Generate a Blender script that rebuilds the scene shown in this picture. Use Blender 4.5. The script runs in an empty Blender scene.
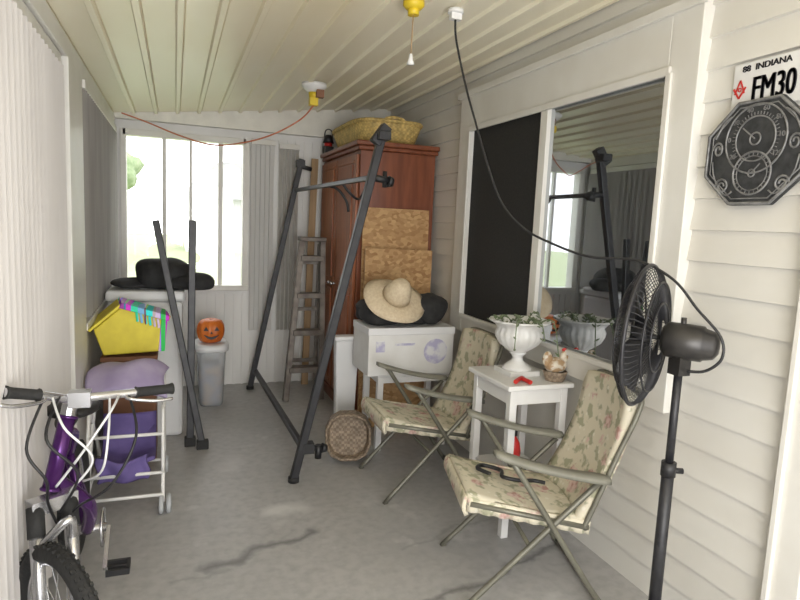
import bpy, math, random
from mathutils import Matrix, Vector, noise
random.seed(4)
col=bpy.context.scene.collection
pi=math.pi
# ---------------------------------------------------------------- materials
def newmat(name):
    m=bpy.data.materials.new(name);m.use_nodes=True
    nt=m.node_tree;b=nt.nodes['Principled BSDF'];return m,nt,b
def coords(nt,scale=(1,1,1),kind='Object'):
    tc=nt.nodes.new('ShaderNodeTexCoord');mp=nt.nodes.new('ShaderNodeMapping')
    mp.inputs['Scale'].default_value=scale
    nt.links.new(tc.outputs[kind],mp.inputs['Vector']);return mp.outputs[0]
def ramp(nt,src,a,b,ca=(0,0,0,1),cb=(1,1,1,1)):
    r=nt.nodes.new('ShaderNodeValToRGB');e=r.color_ramp.elements
    e[0].position=a;e[1].position=b;e[0].color=ca;e[1].color=cb
    nt.links.new(src,r.inputs[0]);return r.outputs[0]
def mixc(nt,fac,a,b):
    n=nt.nodes.new('ShaderNodeMix');n.data_type='RGBA'
    for s,v in ((n.inputs[0],fac),(n.inputs[6],a),(n.inputs[7],b)):
        if hasattr(v,'is_output'): nt.links.new(v,s)
        elif isinstance(v,(int,float)): s.default_value=v
        else: s.default_value=(v[0],v[1],v[2],1)
    return n.outputs[2]
def M(name,c,rough=.5,metal=0,c2=None,scale=8,bump=0,stretch=(1,1,1),lo=.35,hi=.65,detail=4,trans=0,alpha=1):
    m,nt,b=newmat(name)
    v=coords(nt,stretch)
    n=nt.nodes.new('ShaderNodeTexNoise');n.inputs['Scale'].default_value=scale;n.inputs['Detail'].default_value=detail
    nt.links.new(v,n.inputs['Vector'])
    if c2 is None: c2=tuple(x*.88 for x in c)
    f=ramp(nt,n.outputs['Fac'],lo,hi)
    nt.links.new(mixc(nt,f,c,c2),b.inputs['Base Color'])
    b.inputs['Roughness'].default_value=rough;b.inputs['Metallic'].default_value=metal
    b.inputs['Transmission Weight'].default_value=trans;b.inputs['Alpha'].default_value=alpha
    if bump:
        bp=nt.nodes.new('ShaderNodeBump');bp.inputs['Strength'].default_value=bump;bp.inputs['Distance'].default_value=.01
        nt.links.new(n.outputs['Fac'],bp.inputs['Height']);nt.links.new(bp.outputs[0],b.inputs['Normal'])
    return m
m_siding=M('siding',(.73,.715,.67),.45,c2=(.66,.635,.58),scale=2.2,lo=.4,hi=.75,stretch=(1,.6,1.5))
m_trim=M('trim_white',(.76,.75,.71),.4,c2=(.69,.67,.62),scale=3)
m_ceil=M('ceiling_cream',(.95,.89,.72),.36,c2=(.88,.79,.58),scale=1.6,stretch=(1,.35,1),lo=.42,hi=.7)
m_ceilrib=M('ceiling_rib',(.80,.78,.71),.35)
m_wallw=M('wall_white',(.80,.79,.77),.5,c2=(.71,.70,.68),scale=3,stretch=(1,1,.3))
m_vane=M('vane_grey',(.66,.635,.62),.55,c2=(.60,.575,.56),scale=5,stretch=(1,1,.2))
m_vane2=M('vane_dark',(.38,.365,.35),.6,c2=(.29,.28,.27),scale=5,stretch=(1,1,.2))  # darker grey-brown vanes of the side blind
m_vane3=M('vane_taupe',(.64,.62,.58),.6)
m_black=M('black_metal',(.018,.018,.022),.42,.2,c2=(.035,.035,.038),scale=14)
m_blackp=M('black_plastic',(.018,.018,.02),.45)
m_motor=M('bronze_grey',(.055,.052,.05),.35,.5,c2=(.035,.033,.032),scale=10)
m_blackcloth=M('black_cloth',(.02,.02,.022),.85,c2=(.035,.035,.035),scale=18,bump=.5)
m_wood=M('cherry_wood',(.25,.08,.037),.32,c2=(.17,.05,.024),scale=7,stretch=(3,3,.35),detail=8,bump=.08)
m_wood2=M('cherry_wood_lit',(.36,.125,.05),.32,c2=(.25,.08,.033),scale=7,stretch=(3,3,.35),detail=8,bump=.08)  # lighter cherry for the doors, light on that face put into the colour
m_plank=M('pine_plank',(.46,.31,.17),.6,c2=(.34,.22,.11),scale=9,stretch=(4,4,.3))
m_white=M('white_paint',(.80,.80,.79),.4,c2=(.73,.72,.70),scale=6)
m_whitep=M('white_plastic',(.80,.80,.81),.3,c2=(.74,.75,.76),scale=4)
m_urn=M('urn_white',(.80,.80,.79),.35,c2=(.70,.70,.68),scale=12)
m_sage=M('sage_metal',(.20,.195,.155),.4,.3,c2=(.155,.15,.12),scale=10)
m_sagep=M('sage_plastic',(.23,.225,.185),.45,c2=(.18,.175,.14),scale=10)
m_chrome=M('chrome',(.66,.66,.68),.25,.85)
m_alu=M('weathered_aluminium',(.22,.195,.17),.45,.4,c2=(.12,.10,.085),scale=12)
m_purple=M('purple_paint',(.12,.035,.19),.22,.5,c2=(.08,.022,.14))
m_lav=M('lavender_cloth',(.44,.38,.54),.8,c2=(.35,.29,.47),scale=9)
m_purpc=M('purple_cloth',(.15,.11,.31),.8,c2=(.11,.08,.24),scale=9)
m_rubber=M('rubber',(.025,.025,.025),.8,bump=.4,scale=60)
m_orange=M('orange_plastic',(.75,.20,.03),.4,c2=(.62,.14,.02))
m_cordo=M('orange_cord',(.62,.20,.10),.5)
m_yellow=M('yellow_cloth',(.80,.68,.06),.6,c2=(.70,.58,.05),scale=12)
m_red=M('red_plastic',(.60,.03,.025),.35)
m_green=M('leaf_green',(.12,.17,.08),.5,c2=(.20,.24,.15),scale=20)
m_soil=M('soil',(.05,.035,.025),.9,bump=.8,scale=40)
m_clear=M('clear_tub',(.72,.75,.78),.2,c2=(.62,.65,.68),scale=4,alpha=.45)
m_grey=M('grey_wheel',(.50,.52,.54),.4)
m_mixed=M('mixed_contents',(.45,.30,.16),.8,c2=(.25,.27,.38),scale=18,lo=.45,hi=.55,bump=.6)
m_brown=M('brown_card',(.24,.11,.06),.7)
m_pewter=M('pewter',(.07,.073,.077),.55,.4,c2=(.04,.042,.045),scale=30,bump=.4)
m_pewl=M('pewter_light',(.30,.30,.30),.5,.4,c2=(.17,.17,.17),scale=40)
m_plate=M('plate_white',(.76,.76,.75),.35)
m_ink=M('plate_ink',(.02,.02,.03),.5)
m_straw=M('straw',(.76,.64,.46),.7,c2=(.66,.53,.36),scale=60,bump=.3)
m_blue=M('print_blue',(.46,.44,.62),.5,c2=(.72,.72,.75),scale=16,lo=.42,hi=.58)
m_ylwp=M('yellow_plastic',(.75,.55,.03),.4)
def m_wickerf(name,a,b,sc):
    m,nt,bs=newmat(name);v=coords(nt)
    ck=nt.nodes.new('ShaderNodeTexChecker');ck.inputs['Scale'].default_value=sc
    ck.inputs['Color1'].default_value=(*a,1);ck.inputs['Color2'].default_value=(*b,1)
    nt.links.new(v,ck.inputs['Vector'])
    n=nt.nodes.new('ShaderNodeTexNoise');n.inputs['Scale'].default_value=25;nt.links.new(v,n.inputs['Vector'])
    nt.links.new(mixc(nt,ramp(nt,n.outputs['Fac'],.3,.9),ck.outputs['Color'],tuple(x*.4 for x in b)),bs.inputs['Base Color'])
    bp=nt.nodes.new('ShaderNodeBump');bp.inputs['Strength'].default_value=.8;bp.inputs['Distance'].default_value=.01
    nt.links.new(ck.outputs['Fac'],bp.inputs['Height']);nt.links.new(bp.outputs[0],bs.inputs['Normal'])
    bs.inputs['Roughness'].default_value=.65;return m
m_wick=m_wickerf('wicker_tan',(.80,.60,.22),(.62,.43,.14),55)
m_wick2=m_wickerf('wicker_old',(.42,.33,.24),(.27,.20,.14),60)
m_floral,nt,b=newmat('floral_cloth');v=coords(nt)
n1=nt.nodes.new('ShaderNodeTexNoise');n1.inputs['Scale'].default_value=19;n1.inputs['Detail'].default_value=5;nt.links.new(v,n1.inputs['Vector'])
n2=nt.nodes.new('ShaderNodeTexNoise');n2.inputs['Scale'].default_value=40;n2.inputs['Detail'].default_value=2;nt.links.new(v,n2.inputs['Vector'])
n3=nt.nodes.new('ShaderNodeTexNoise');n3.inputs['Scale'].default_value=9;nt.links.new(v,n3.inputs['Vector'])
dv=nt.nodes.new('ShaderNodeMix');dv.data_type='RGBA';dv.inputs[0].default_value=.07;nt.links.new(v,dv.inputs[6]);nt.links.new(n2.outputs['Color'],dv.inputs[7])
vo=nt.nodes.new('ShaderNodeTexVoronoi');vo.inputs['Scale'].default_value=9;nt.links.new(dv.outputs[2],vo.inputs['Vector'])
vo2=nt.nodes.new('ShaderNodeTexVoronoi');vo2.inputs['Scale'].default_value=24;nt.links.new(v,vo2.inputs['Vector'])
c0=mixc(nt,ramp(nt,n1.outputs['Fac'],.53,.60),(.66,.61,.48),(.38,.375,.26))
c1=mixc(nt,ramp(nt,vo2.outputs['Distance'],.16,.24,(1,1,1,1),(0,0,0,1)),c0,(.72,.68,.57))
fm=ramp(nt,vo.outputs['Distance'],.24,.36,(1,1,1,1),(0,0,0,1))
fm2=ramp(nt,n3.outputs['Fac'],.38,.46)
mm=nt.nodes.new('ShaderNodeMath');mm.operation='MULTIPLY';nt.links.new(fm,mm.inputs[0]);nt.links.new(fm2,mm.inputs[1])
pk=mixc(nt,ramp(nt,n2.outputs['Fac'],.4,.6),(.48,.28,.24),(.67,.50,.45))
nt.links.new(mixc(nt,mm.outputs[0],c1,pk),b.inputs['Base Color']);b.inputs['Roughness'].default_value=.85
m_osb,nt,b=newmat('osb');v=coords(nt,(14,14,22))
vo=nt.nodes.new('ShaderNodeTexVoronoi');vo.inputs['Scale'].default_value=2.2;nt.links.new(v,vo.inputs['Vector'])
nt.links.new(ramp(nt,vo.outputs['Color'],.1,.9,(.36,.19,.075,1),(.60,.38,.18,1)),b.inputs['Base Color']);b.inputs['Roughness'].default_value=.7
m_glass,nt,b=newmat('house_glass')
gl=nt.nodes.new('ShaderNodeBsdfGlossy');gl.inputs['Roughness'].default_value=.02;gl.inputs['Color'].default_value=(.88,.92,.97,1)
b.inputs['Base Color'].default_value=(.02,.023,.026,1);b.inputs['Roughness'].default_value=.1
mx=nt.nodes.new('ShaderNodeMixShader');mx.inputs[0].default_value=.56
nt.links.new(b.outputs[0],mx.inputs[1]);nt.links.new(gl.outputs[0],mx.inputs[2])
nt.links.new(mx.outputs[0],nt.nodes['Material Output'].inputs[0])
m_screen=M('insect_screen',(.012,.012,.013),.75,c2=(.02,.02,.02),scale=90)
m_pane,nt,b=newmat('clear_pane')
tr=nt.nodes.new('ShaderNodeBsdfTransparent');gl=nt.nodes.new('ShaderNodeBsdfGlossy');gl.inputs['Roughness'].default_value=.02
mx=nt.nodes.new('ShaderNodeMixShader');mx.inputs[0].default_value=.05
nt.links.new(tr.outputs[0],mx.inputs[1]);nt.links.new(gl.outputs[0],mx.inputs[2]);nt.links.new(mx.outputs[0],nt.nodes['Material Output'].inputs[0])
m_floor,nt,b=newmat('concrete');v=coords(nt)
def nz(scale,detail=5,vec=None):
    n=nt.nodes.new('ShaderNodeTexNoise');n.inputs['Scale'].default_value=scale;n.inputs['Detail'].default_value=detail
    nt.links.new(vec or v,n.inputs['Vector']);return n
big=nz(1.3);fine=nz(22,6);mid=nz(5)
base=mixc(nt,ramp(nt,big.outputs['Fac'],.35,.7),(.47,.462,.455),(.39,.386,.382))
base=mixc(nt,ramp(nt,fine.outputs['Fac'],.4,.85),base,(.33,.328,.326))
base=mixc(nt,ramp(nt,mid.outputs['Fac'],.62,.74),base,(.53,.525,.515))
sub_=nt.nodes.new('ShaderNodeVectorMath');sub_.operation='SUBTRACT';sub_.inputs[1].default_value=(.5,.5,.5);nt.links.new(mid.outputs['Color'],sub_.inputs[0])
sc=nt.nodes.new('ShaderNodeVectorMath');sc.operation='SCALE';sc.inputs['Scale'].default_value=.2;nt.links.new(sub_.outputs[0],sc.inputs[0])
ad=nt.nodes.new('ShaderNodeVectorMath');nt.links.new(v,ad.inputs[0]);nt.links.new(sc.outputs[0],ad.inputs[1])
def vm(op,a,bv=None):
    n=nt.nodes.new('ShaderNodeVectorMath');n.operation=op
    nt.links.new(a,n.inputs[0])
    if bv is not None:
        if hasattr(bv,'is_output'): nt.links.new(bv,n.inputs[1])
        else: n.inputs[1].default_value=bv
    return n
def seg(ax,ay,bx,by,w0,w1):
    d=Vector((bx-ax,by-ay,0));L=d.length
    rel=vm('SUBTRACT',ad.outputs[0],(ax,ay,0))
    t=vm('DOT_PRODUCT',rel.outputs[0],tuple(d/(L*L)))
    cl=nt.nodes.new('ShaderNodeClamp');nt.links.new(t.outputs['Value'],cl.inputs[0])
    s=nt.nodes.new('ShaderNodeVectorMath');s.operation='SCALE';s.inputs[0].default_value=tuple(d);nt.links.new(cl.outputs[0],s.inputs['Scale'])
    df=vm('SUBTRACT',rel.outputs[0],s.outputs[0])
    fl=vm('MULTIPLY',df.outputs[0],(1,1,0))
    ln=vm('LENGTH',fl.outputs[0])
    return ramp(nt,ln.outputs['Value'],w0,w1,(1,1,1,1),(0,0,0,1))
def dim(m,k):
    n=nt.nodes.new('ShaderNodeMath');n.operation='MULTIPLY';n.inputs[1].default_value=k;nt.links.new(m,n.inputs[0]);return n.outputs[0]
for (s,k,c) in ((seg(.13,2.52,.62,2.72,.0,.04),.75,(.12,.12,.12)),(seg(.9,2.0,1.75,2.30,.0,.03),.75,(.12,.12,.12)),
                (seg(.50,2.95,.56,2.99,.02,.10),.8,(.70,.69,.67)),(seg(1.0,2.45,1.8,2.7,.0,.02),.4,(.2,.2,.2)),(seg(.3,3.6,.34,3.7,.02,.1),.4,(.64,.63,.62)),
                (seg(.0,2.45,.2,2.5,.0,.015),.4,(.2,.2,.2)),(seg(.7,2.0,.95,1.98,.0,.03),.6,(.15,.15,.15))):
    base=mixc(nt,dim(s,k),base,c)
nt.links.new(base,b.inputs['Base Color']);b.inputs['Roughness'].default_value=.42
bp=nt.nodes.new('ShaderNodeBump');bp.inputs['Strength'].default_value=.12;bp.inputs['Distance'].default_value=.01
nt.links.new(fine.outputs['Fac'],bp.inputs['Height']);nt.links.new(bp.outputs[0],b.inputs['Normal'])
m_rain,nt,b=newmat('rainbow_trim');v=coords(nt,(1,.02,.02))
wv=nt.nodes.new('ShaderNodeTexVoronoi');wv.inputs['Scale'].default_value=38;nt.links.new(v,wv.inputs['Vector'])
hs=nt.nodes.new('ShaderNodeHueSaturation');hs.inputs['Saturation'].default_value=1.2;nt.links.new(wv.outputs['Color'],hs.inputs['Color'])
nt.links.new(hs.outputs[0],b.inputs['Base Color'])
# ---------------------------------------------------------------- builder
class B:
    def __init__(s): s.v=[];s.f=[];s.sm=[];s.x=Matrix()
    def _add(s,vs,fs,sm):
        o=len(s.v)
        s.v+= [s.x@Vector(p) for p in vs]
        s.f+= [tuple(i+o for i in f) for f in fs]
        s.sm+= ([sm]*len(fs) if isinstance(sm,bool) else sm)
        return s
    def box(s,c,d,rot=None):
        hx,hy,hz=d[0]/2,d[1]/2,d[2]/2
        vs=[Vector((x*hx,y*hy,z*hz)) for x in(-1,1) for y in(-1,1) for z in(-1,1)]
        if rot is not None: vs=[rot@p for p in vs]
        vs=[p+Vector(c) for p in vs]
        return s._add(vs,[(0,1,3,2),(4,6,7,5),(0,4,5,1),(2,3,7,6),(0,2,6,4),(1,5,7,3)],False)
    def bb(s,x0,x1,y0,y1,z0,z1): return s.box(((x0+x1)/2,(y0+y1)/2,(z0+z1)/2),(x1-x0,y1-y0,z1-z0))
    def beam(s,p,q,w,h,up=(0,0,1)):
        p=Vector(p);q=Vector(q);d=(q-p);L=d.length;d.normalize()
        u=Vector(up);sd=d.cross(u)
        if sd.length<1e-3: sd=d.cross(Vector((1,0,0)))
        sd.normalize();u=sd.cross(d)
        R=Matrix((sd,d,u)).transposed()
        return s.box((p+q)/2,(w,L,h),R)
    def cyl(s,p,q,r,r2=None,n=14,caps=True):
        p=Vector(p);q=Vector(q);r2=r if r2 is None else r2
        d=(q-p).normalized();a=d.orthogonal().normalized();c=d.cross(a)
        vs=[];fs=[]
        for k,(o,rr) in enumerate(((p,r),(q,r2))):
            for i in range(n):
                t=2*pi*i/n;vs.append(o+(a*math.cos(t)+c*math.sin(t))*rr)
        sm=[]
        for i in range(n):
            j=(i+1)%n;fs.append((i,j,n+j,n+i));sm.append(True)
        if caps: fs.append(tuple(reversed(range(n))));fs.append(tuple(range(n,2*n)));sm+=[False,False]
        return s._add(vs,fs,sm)
    def tube(s,pts,r,n=8,sub=0,closed=False):
        P=[Vector(p) for p in pts]
        if sub:
            Q=[];m=len(P)
            rng=range(m if closed else m-1)
            for i in rng:
                if closed: a,b_,c,d=P[i-1],P[i],P[(i+1)%m],P[(i+2)%m]
                else: a,b_,c,d=P[max(i-1,0)],P[i],P[i+1],P[min(i+2,m-1)]
                for k in range(sub):
                    t=k/sub
                    Q.append(.5*((2*b_)+(c-a)*t+(2*a-5*b_+4*c-d)*t*t+(3*b_-a-3*c+d)*t**3))
            if not closed: Q.append(P[-1])
            P=Q
        m=len(P);vs=[];fs=[];sm=[]
        prev=None
        for i in range(m):
            if closed: d=P[(i+1)%m]-P[i-1]
            else: d=P[min(i+1,m-1)]-P[max(i-1,0)]
            d.normalize()
            if prev is None: a=d.orthogonal().normalized()
            else:
                a=prev-d*prev.dot(d)
                a=a.normalized() if a.length>1e-5 else d.orthogonal().normalized()
            prev=a;c=d.cross(a)
            rr=r[i] if isinstance(r,list) else r
            for k in range(n):
                t=2*pi*k/n;vs.append(P[i]+(a*math.cos(t)+c*math.sin(t))*rr)
        for i in range(m if closed else m-1):
            j=(i+1)%m
            for k in range(n):
                l=(k+1)%n;fs.append((i*n+k,i*n+l,j*n+l,j*n+k));sm.append(True)
        if not closed:
            fs.append(tuple(reversed(range(n))));fs.append(tuple(range((m-1)*n,m*n)));sm+=[False,False]
        return s._add(vs,fs,sm)
    def ring(s,c,r,t,axis=(0,0,1),N=40,n=8,rx=None):
        ax=Vector(axis).normalized();a=ax.orthogonal().normalized();b_=ax.cross(a);c=Vector(c)
        return s.tube([c+(a*math.cos(2*pi*i/N)+b_*math.sin(2*pi*i/N))*r for i in range(N)],t,n,closed=True)
    def lathe(s,prof,c,axis=(0,0,1),n=32,flute=0,fn=16):
        ax=Vector(axis).normalized();a=ax.orthogonal().normalized();b_=ax.cross(a);c=Vector(c)
        vs=[];fs=[]
        for (r,h) in prof:
            for i in range(n):
                t=2*pi*i/n;rr=r*(1+flute*math.cos(fn*t));vs.append(c+ax*h+(a*math.cos(t)+b_*math.sin(t))*rr)
        for k in range(len(prof)-1):
            for i in range(n):
                j=(i+1)%n;fs.append((k*n+i,k*n+j,(k+1)*n+j,(k+1)*n+i))
        return s._add(vs,fs,True)
    def ell(s,c,r,nu=20,nv=12,lump=0,ls=6,seed=0,rot=None,ex=1):
        c=Vector(c);vs=[];fs=[]
        def sg(x): return math.copysign(abs(x)**ex,x)
        for j in range(nv+1):
            ph=pi*j/nv
            for i in range(nu):
                th=2*pi*i/nu
                p=Vector((sg(math.sin(ph))*sg(math.cos(th))*r[0],sg(math.sin(ph))*sg(math.sin(th))*r[1],sg(math.cos(ph))*r[2]))
                if lump: p*=1+lump*noise.noise(p*ls+Vector((seed,0,0)))
                if rot is not None: p=rot@p
                vs.append(c+p)
        for j in range(nv):
            for i in range(nu):
                k=(i+1)%nu;fs.append((j*nu+i,(j+1)*nu+i,(j+1)*nu+k,j*nu+k))
        return s._add(vs,fs,True)
    def prism(s,poly,d0,d1,plane='xz'):
        def mk(p,d):
            if plane=='xz': return (p[0],d,p[1])
            if plane=='yz': return (d,p[0],p[1])
            return (p[0],p[1],d)
        n=len(poly);vs=[mk(p,d0) for p in poly]+[mk(p,d1) for p in poly]
        fs=[tuple(range(n)),tuple(reversed(range(n,2*n)))]+[(i,n+i,n+(i+1)%n,(i+1)%n) for i in range(n)]
        return s._add(vs,fs,False)
    def grid(s,fn,nu,nv,sm=True):
        vs=[fn(i/nu,j/nv) for j in range(nv+1) for i in range(nu+1)]
        fs=[(j*(nu+1)+i,j*(nu+1)+i+1,(j+1)*(nu+1)+i+1,(j+1)*(nu+1)+i) for j in range(nv) for i in range(nu)]
        return s._add(vs,fs,sm)
    def make(s,name,mat,parent=None,label=None,bevel=0,subsurf=0,solid=0,**kw):
        off=Vector((0,0,0))
        if parent is not None and parent.get('_w'): 
            off=Vector(parent['_o'])
        me=bpy.data.meshes.new(name)
        me.from_pydata([tuple(p-off) for p in s.v],[],s.f)
        me.polygons.foreach_set('use_smooth',s.sm);me.update()
        import bmesh
        bm=bmesh.new();bm.from_mesh(me);bmesh.ops.recalc_face_normals(bm,faces=bm.faces);bm.to_mesh(me);bm.free()
        me.materials.append(mat)
        o=bpy.data.objects.new(name,me);col.objects.link(o)
        if parent is not None: o.parent=parent
        if label: o['label']=label
        for k,v_ in kw.items(): o[k]=v_
        if solid:
            md=o.modifiers.new('s','SOLIDIFY');md.thickness=solid;md.offset=0
        if bevel:
            md=o.modifiers.new('b','BEVEL');md.width=bevel;md.segments=2;md.limit_method='ANGLE'
        if subsurf:
            md=o.modifiers.new('u','SUBSURF');md.levels=subsurf;md.render_levels=subsurf
        return o
def thing(name,label,category,loc=(0,0,0),rot=0,world=True,group=None,kind=None):
    e=bpy.data.objects.new(name,None);col.objects.link(e);e.location=loc;e.rotation_euler=(0,0,rot);e.empty_display_size=.1
    if kind: e['kind']=kind
    else: e['label']=label;e['category']=category
    if group: e['group']=group
    if world: e['_w']=1;e['_o']=list(loc)
    return e
def single(b,name,mat,label,category,**kw):
    o=b.make(name,mat,None,label,**kw);o['category']=category
    me=o.data
    xs=[v.co for v in me.vertices]
    c=Vector(((min(p.x for p in xs)+max(p.x for p in xs))/2,(min(p.y for p in xs)+max(p.y for p in xs))/2,min(p.z for p in xs)))
    me.transform(Matrix.Translation(-c));o.location=c
    return o
def struct(b,name,mat,**kw):
    o=b.make(name,mat,None,**kw);o['kind']='structure';return o
def child(b,name,mat,parent,root,**kw):
    off=Vector(root['_o']) if root.get('_w') else Vector((0,0,0))
    b.v=[p-off for p in b.v]
    o=b.make(name,mat,None,**kw);o.parent=parent;return o
# ---------------------------------------------------------------- room shell
XL,XR,YB,Y0=-.52,1.88,5.5,-1.2
def zc(x): return 2.28+(x+.5)*.1176
struct(B().bb(XL-.1,XR+.1,Y0,YB+.12,-.12,0),'floor',m_floor)
b=B()
x=XL-.1;pts=[]
while x<XR+.1:
    z=zc(x)
    pts+= [(x,z),(x+.124,zc(x+.124)),(x+.132,zc(x+.132)-.018),(x+.156,zc(x+.156)-.018),(x+.160,zc(x+.16)+.008)]
    x+=.166
pts.append((x,zc(x)))
vs=[(p[0],Y0,p[1]) for p in pts]+[(p[0],YB+.1,p[1]) for p in pts]
n=len(pts)
b._add(vs,[(i,i+1,n+i+1,n+i) for i in range(n-1)],False)
b._add([(XL-.1,Y0,zc(XL-.1)+.06),(XR+.1,Y0,zc(XR+.1)+.06),(XR+.1,YB+.1,zc(XR+.1)+.06),(XL-.1,YB+.1,zc(XL-.1)+.06)],[(0,1,2,3)],False)
struct(b,'ceiling',m_ceil)
b=B();z=0;e=.118;pts=[]
while z<2.72:
    pts+=[(XR-.018,z),(XR-.002,z+e-.002)];z+=e
n=len(pts)
vs=[(p[0],Y0,p[1]) for p in pts]+[(p[0],YB,p[1]) for p in pts]
b._add(vs,[(i,i+1,n+i+1,n+i) for i in range(n-1)],False)
b.bb(XR+.005,XR+.1,Y0,YB+.1,0,2.8)
struct(b,'wall_right',m_siding)
struct(B().bb(XL-.1,XL,Y0,YB+.1,0,2.35),'wall_left',m_wallw)
wx0,wx1,wz0,wz1=-.40,.58,.89,2.15
b=B();b.bb(XL-.1,wx0,YB,YB+.1,0,2.75);b.bb(wx1,XR+.1,YB,YB+.1,0,2.75);b.bb(wx0,wx1,YB,YB+.1,0,wz0);b.bb(wx0,wx1,YB,YB+.1,wz1,2.75)
x=XL+.03
while x<XR:
    zt=wz0-.06 if wx0-.05<x<wx1+.05 else 2.2
    b.bb(x,x+.018,YB-.016,YB,0,zt);x+=.075
struct(b,'wall_back',m_wallw)
struct(B().bb(XL,XR,YB-.09,YB,2.25,2.6),'trim_1',m_ceilrib)
w1=thing('window_1','','',(XR,2.8,.83),kind='structure')
b=B();fx0,fx1=XR-.055,XR-.002
b.bb(fx0,fx1,3.64,3.82,.80,2.40);b.bb(fx0,fx1,1.80,1.95,.80,2.40);b.bb(fx0,fx1,1.95,3.64,2.14,2.40);b.bb(fx0,fx1,1.95,3.64,.80,.92)
b.bb(fx0-.02,fx0,1.78,3.84,2.36,2.40);b.bb(fx0-.015,fx0,1.93,3.66,2.13,2.165);b.bb(fx0-.015,fx0,1.93,3.66,.90,.925)
b.bb(fx0-.015,fx0,3.64,3.67,.92,2.14);b.bb(fx0-.015,fx0,1.92,1.95,.92,2.14)
b.make('frame',m_trim,w1,bevel=.004)
B().bb(fx0-.004,fx1,2.765,2.83,.92,2.14).make('mullion',m_trim,w1,bevel=.004)
B().bb(fx0+.02,fx0+.03,2.83,3.64,.92,2.14).make('insect_screen',m_screen,w1)
B().bb(fx0+.02,fx0+.03,1.95,2.765,.92,2.14).make('glass_pane',m_glass,w1)
w2=thing('window_2','','',((wx0+wx1)/2,YB,wz0),kind='structure')
b=B();t=.035
b.bb(wx0-.02,wx0+t-.01,YB-.03,YB+.08,wz0-.03,wz1+.03);b.bb(wx1-t+.01,wx1+.03,YB-.03,YB+.08,wz0-.03,wz1+.03)
b.bb(wx0,wx1,YB-.03,YB+.08,wz1-.02,wz1+.03);b.bb(wx0-.02,wx1+.03,YB-.05,YB+.08,wz0-.03,wz0+.015)
for x,tw in ((-.085,.03),(.125,.022),(.37,.035)): b.bb(x-tw/2,x+tw/2,YB,YB+.05,wz0,wz1)
b.make('frame',m_trim,w2,bevel=.003)
B().bb(wx0+.02,wx1-.02,YB+.055,YB+.06,wz0,wz1).make('glass_pane',m_pane,w2)
b=B();b.bb(XR-.04,XR-.001,1.20,1.31,0,2.15);b.bb(XR-.055,XR-.001,1.29,1.31,0,2.15);b.bb(XR-.04,XR-.001,.30,.41,0,2.15);b.bb(XR-.04,XR-.001,.30,1.31,2.06,2.17);b.bb(XR-.03,XR-.001,.41,1.20,0,2.06)
struct(b,'door_1',m_trim,bevel=.003)
b=B();b.bb(XL,XL+.075,3.14,3.56,0,2.18);struct(b,'trim_2',m_trim,bevel=.004)
b=B();b.bb(XL,XL+.05,3.56,YB-.09,0,.86);b.bb(XL,XL+.08,3.56,YB-.09,.86,.90);struct(b,'trim_3',m_trim,bevel=.004)
b=B();b.bb(XL,XL+.07,Y0,YB-.09,2.18,2.27);struct(b,'trim_4',m_trim,bevel=.004)
def blind(label,y0,y1,z0,z1,x,mat,pitch=.085,ang=.5,axis='y',w=.09):
    e=thing('vertical_blind',label,'window blind',(x,(y0+y1)/2,z0) if axis=='y' else ((y0+y1)/2,x,z0))
    b=B();t=y0+pitch/2
    while t<y1:
        R=Matrix.Rotation(ang,3,'Z')
        if axis=='y': b.box((x,t,(z0+z1)/2),(.003,w,z1-z0),R)
        else: b.box((t,x,(z0+z1)/2),(w,.003,z1-z0),R)
        t+=pitch
    b.make('vanes',mat,e)
    b=B()
    if axis=='y': b.bb(x-.02,x+.02,y0,y1,z1,z1+.045)
    else: b.bb(y0,y1,x-.02,x+.02,z1,z1+.045)
    b.make('headrail',m_trim,e,bevel=.004)
    return e
blind('pale pinkish-grey vertical blind hanging to the floor',-1.1,3.10,.06,2.13,XL+.034,m_vane,ang=-.62,pitch=.07)
blind('dark grey-brown vertical blind over side window',3.60,5.38,.92,2.13,XL+.065,m_vane2,ang=-.4,pitch=.075)
blind('drawn white vertical blind beside the far window',.62,.83,.50,2.14,YB-.04,m_wallw,pitch=.04,ang=.6,axis='x',w=.045)
blind('taupe vertical blind stack beside the wardrobe',.86,1.04,.50,2.12,YB-.045,m_vane3,pitch=.036,ang=.8,axis='x',w=.045)
# ---------------------------------------------------------------- outdoors
m_lawn=M('lawn_grass',(.33,.39,.20),.9,c2=(.40,.44,.27),scale=3)
m_hedge=M('foliage',(.20,.28,.14),.9,c2=(.33,.40,.24),scale=5,bump=.6)
m_house=M('pale_house',(.60,.60,.62),.6)
m_roof=M('roof_grey',(.38,.38,.40),.8)
b=B().bb(-30,30,5.7,60,-.35,-.3);o=b.make('lawn',m_lawn,None,'sunlit green lawn beyond the far window');o['category']='grass';o['kind']='stuff'
h=thing('neighbour_house','pale one-storey house across the lawn','house',(4.2,34,-.3))
B().bb(0.5,9,32,38,-.3,2.4).make('body',m_house,h)
B().prism([(0,2.4),(9.5,2.4),(7.5,4.2),(2,4.2)],31.5,38.5).make('roof',m_roof,h)
B().bb(1.3,2.2,31.97,32,.7,1.8).make('window_glass',m_roof,h)
for i,(x,y,r) in enumerate(((-3.0,26,1.5),(4.6,24,1.7))):
    t=thing('tree','leafy green tree standing on the lawn','tree',(x,y,-.3))
    B().cyl((x,y,-.3),(x,y,2.2),.16,.11).make('trunk',m_brown,t)
    B().ell((x,y,3.1),(r,r,1.4),28,18,lump=.5,ls=1.5,seed=i).make('crown',m_hedge,t)
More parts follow.
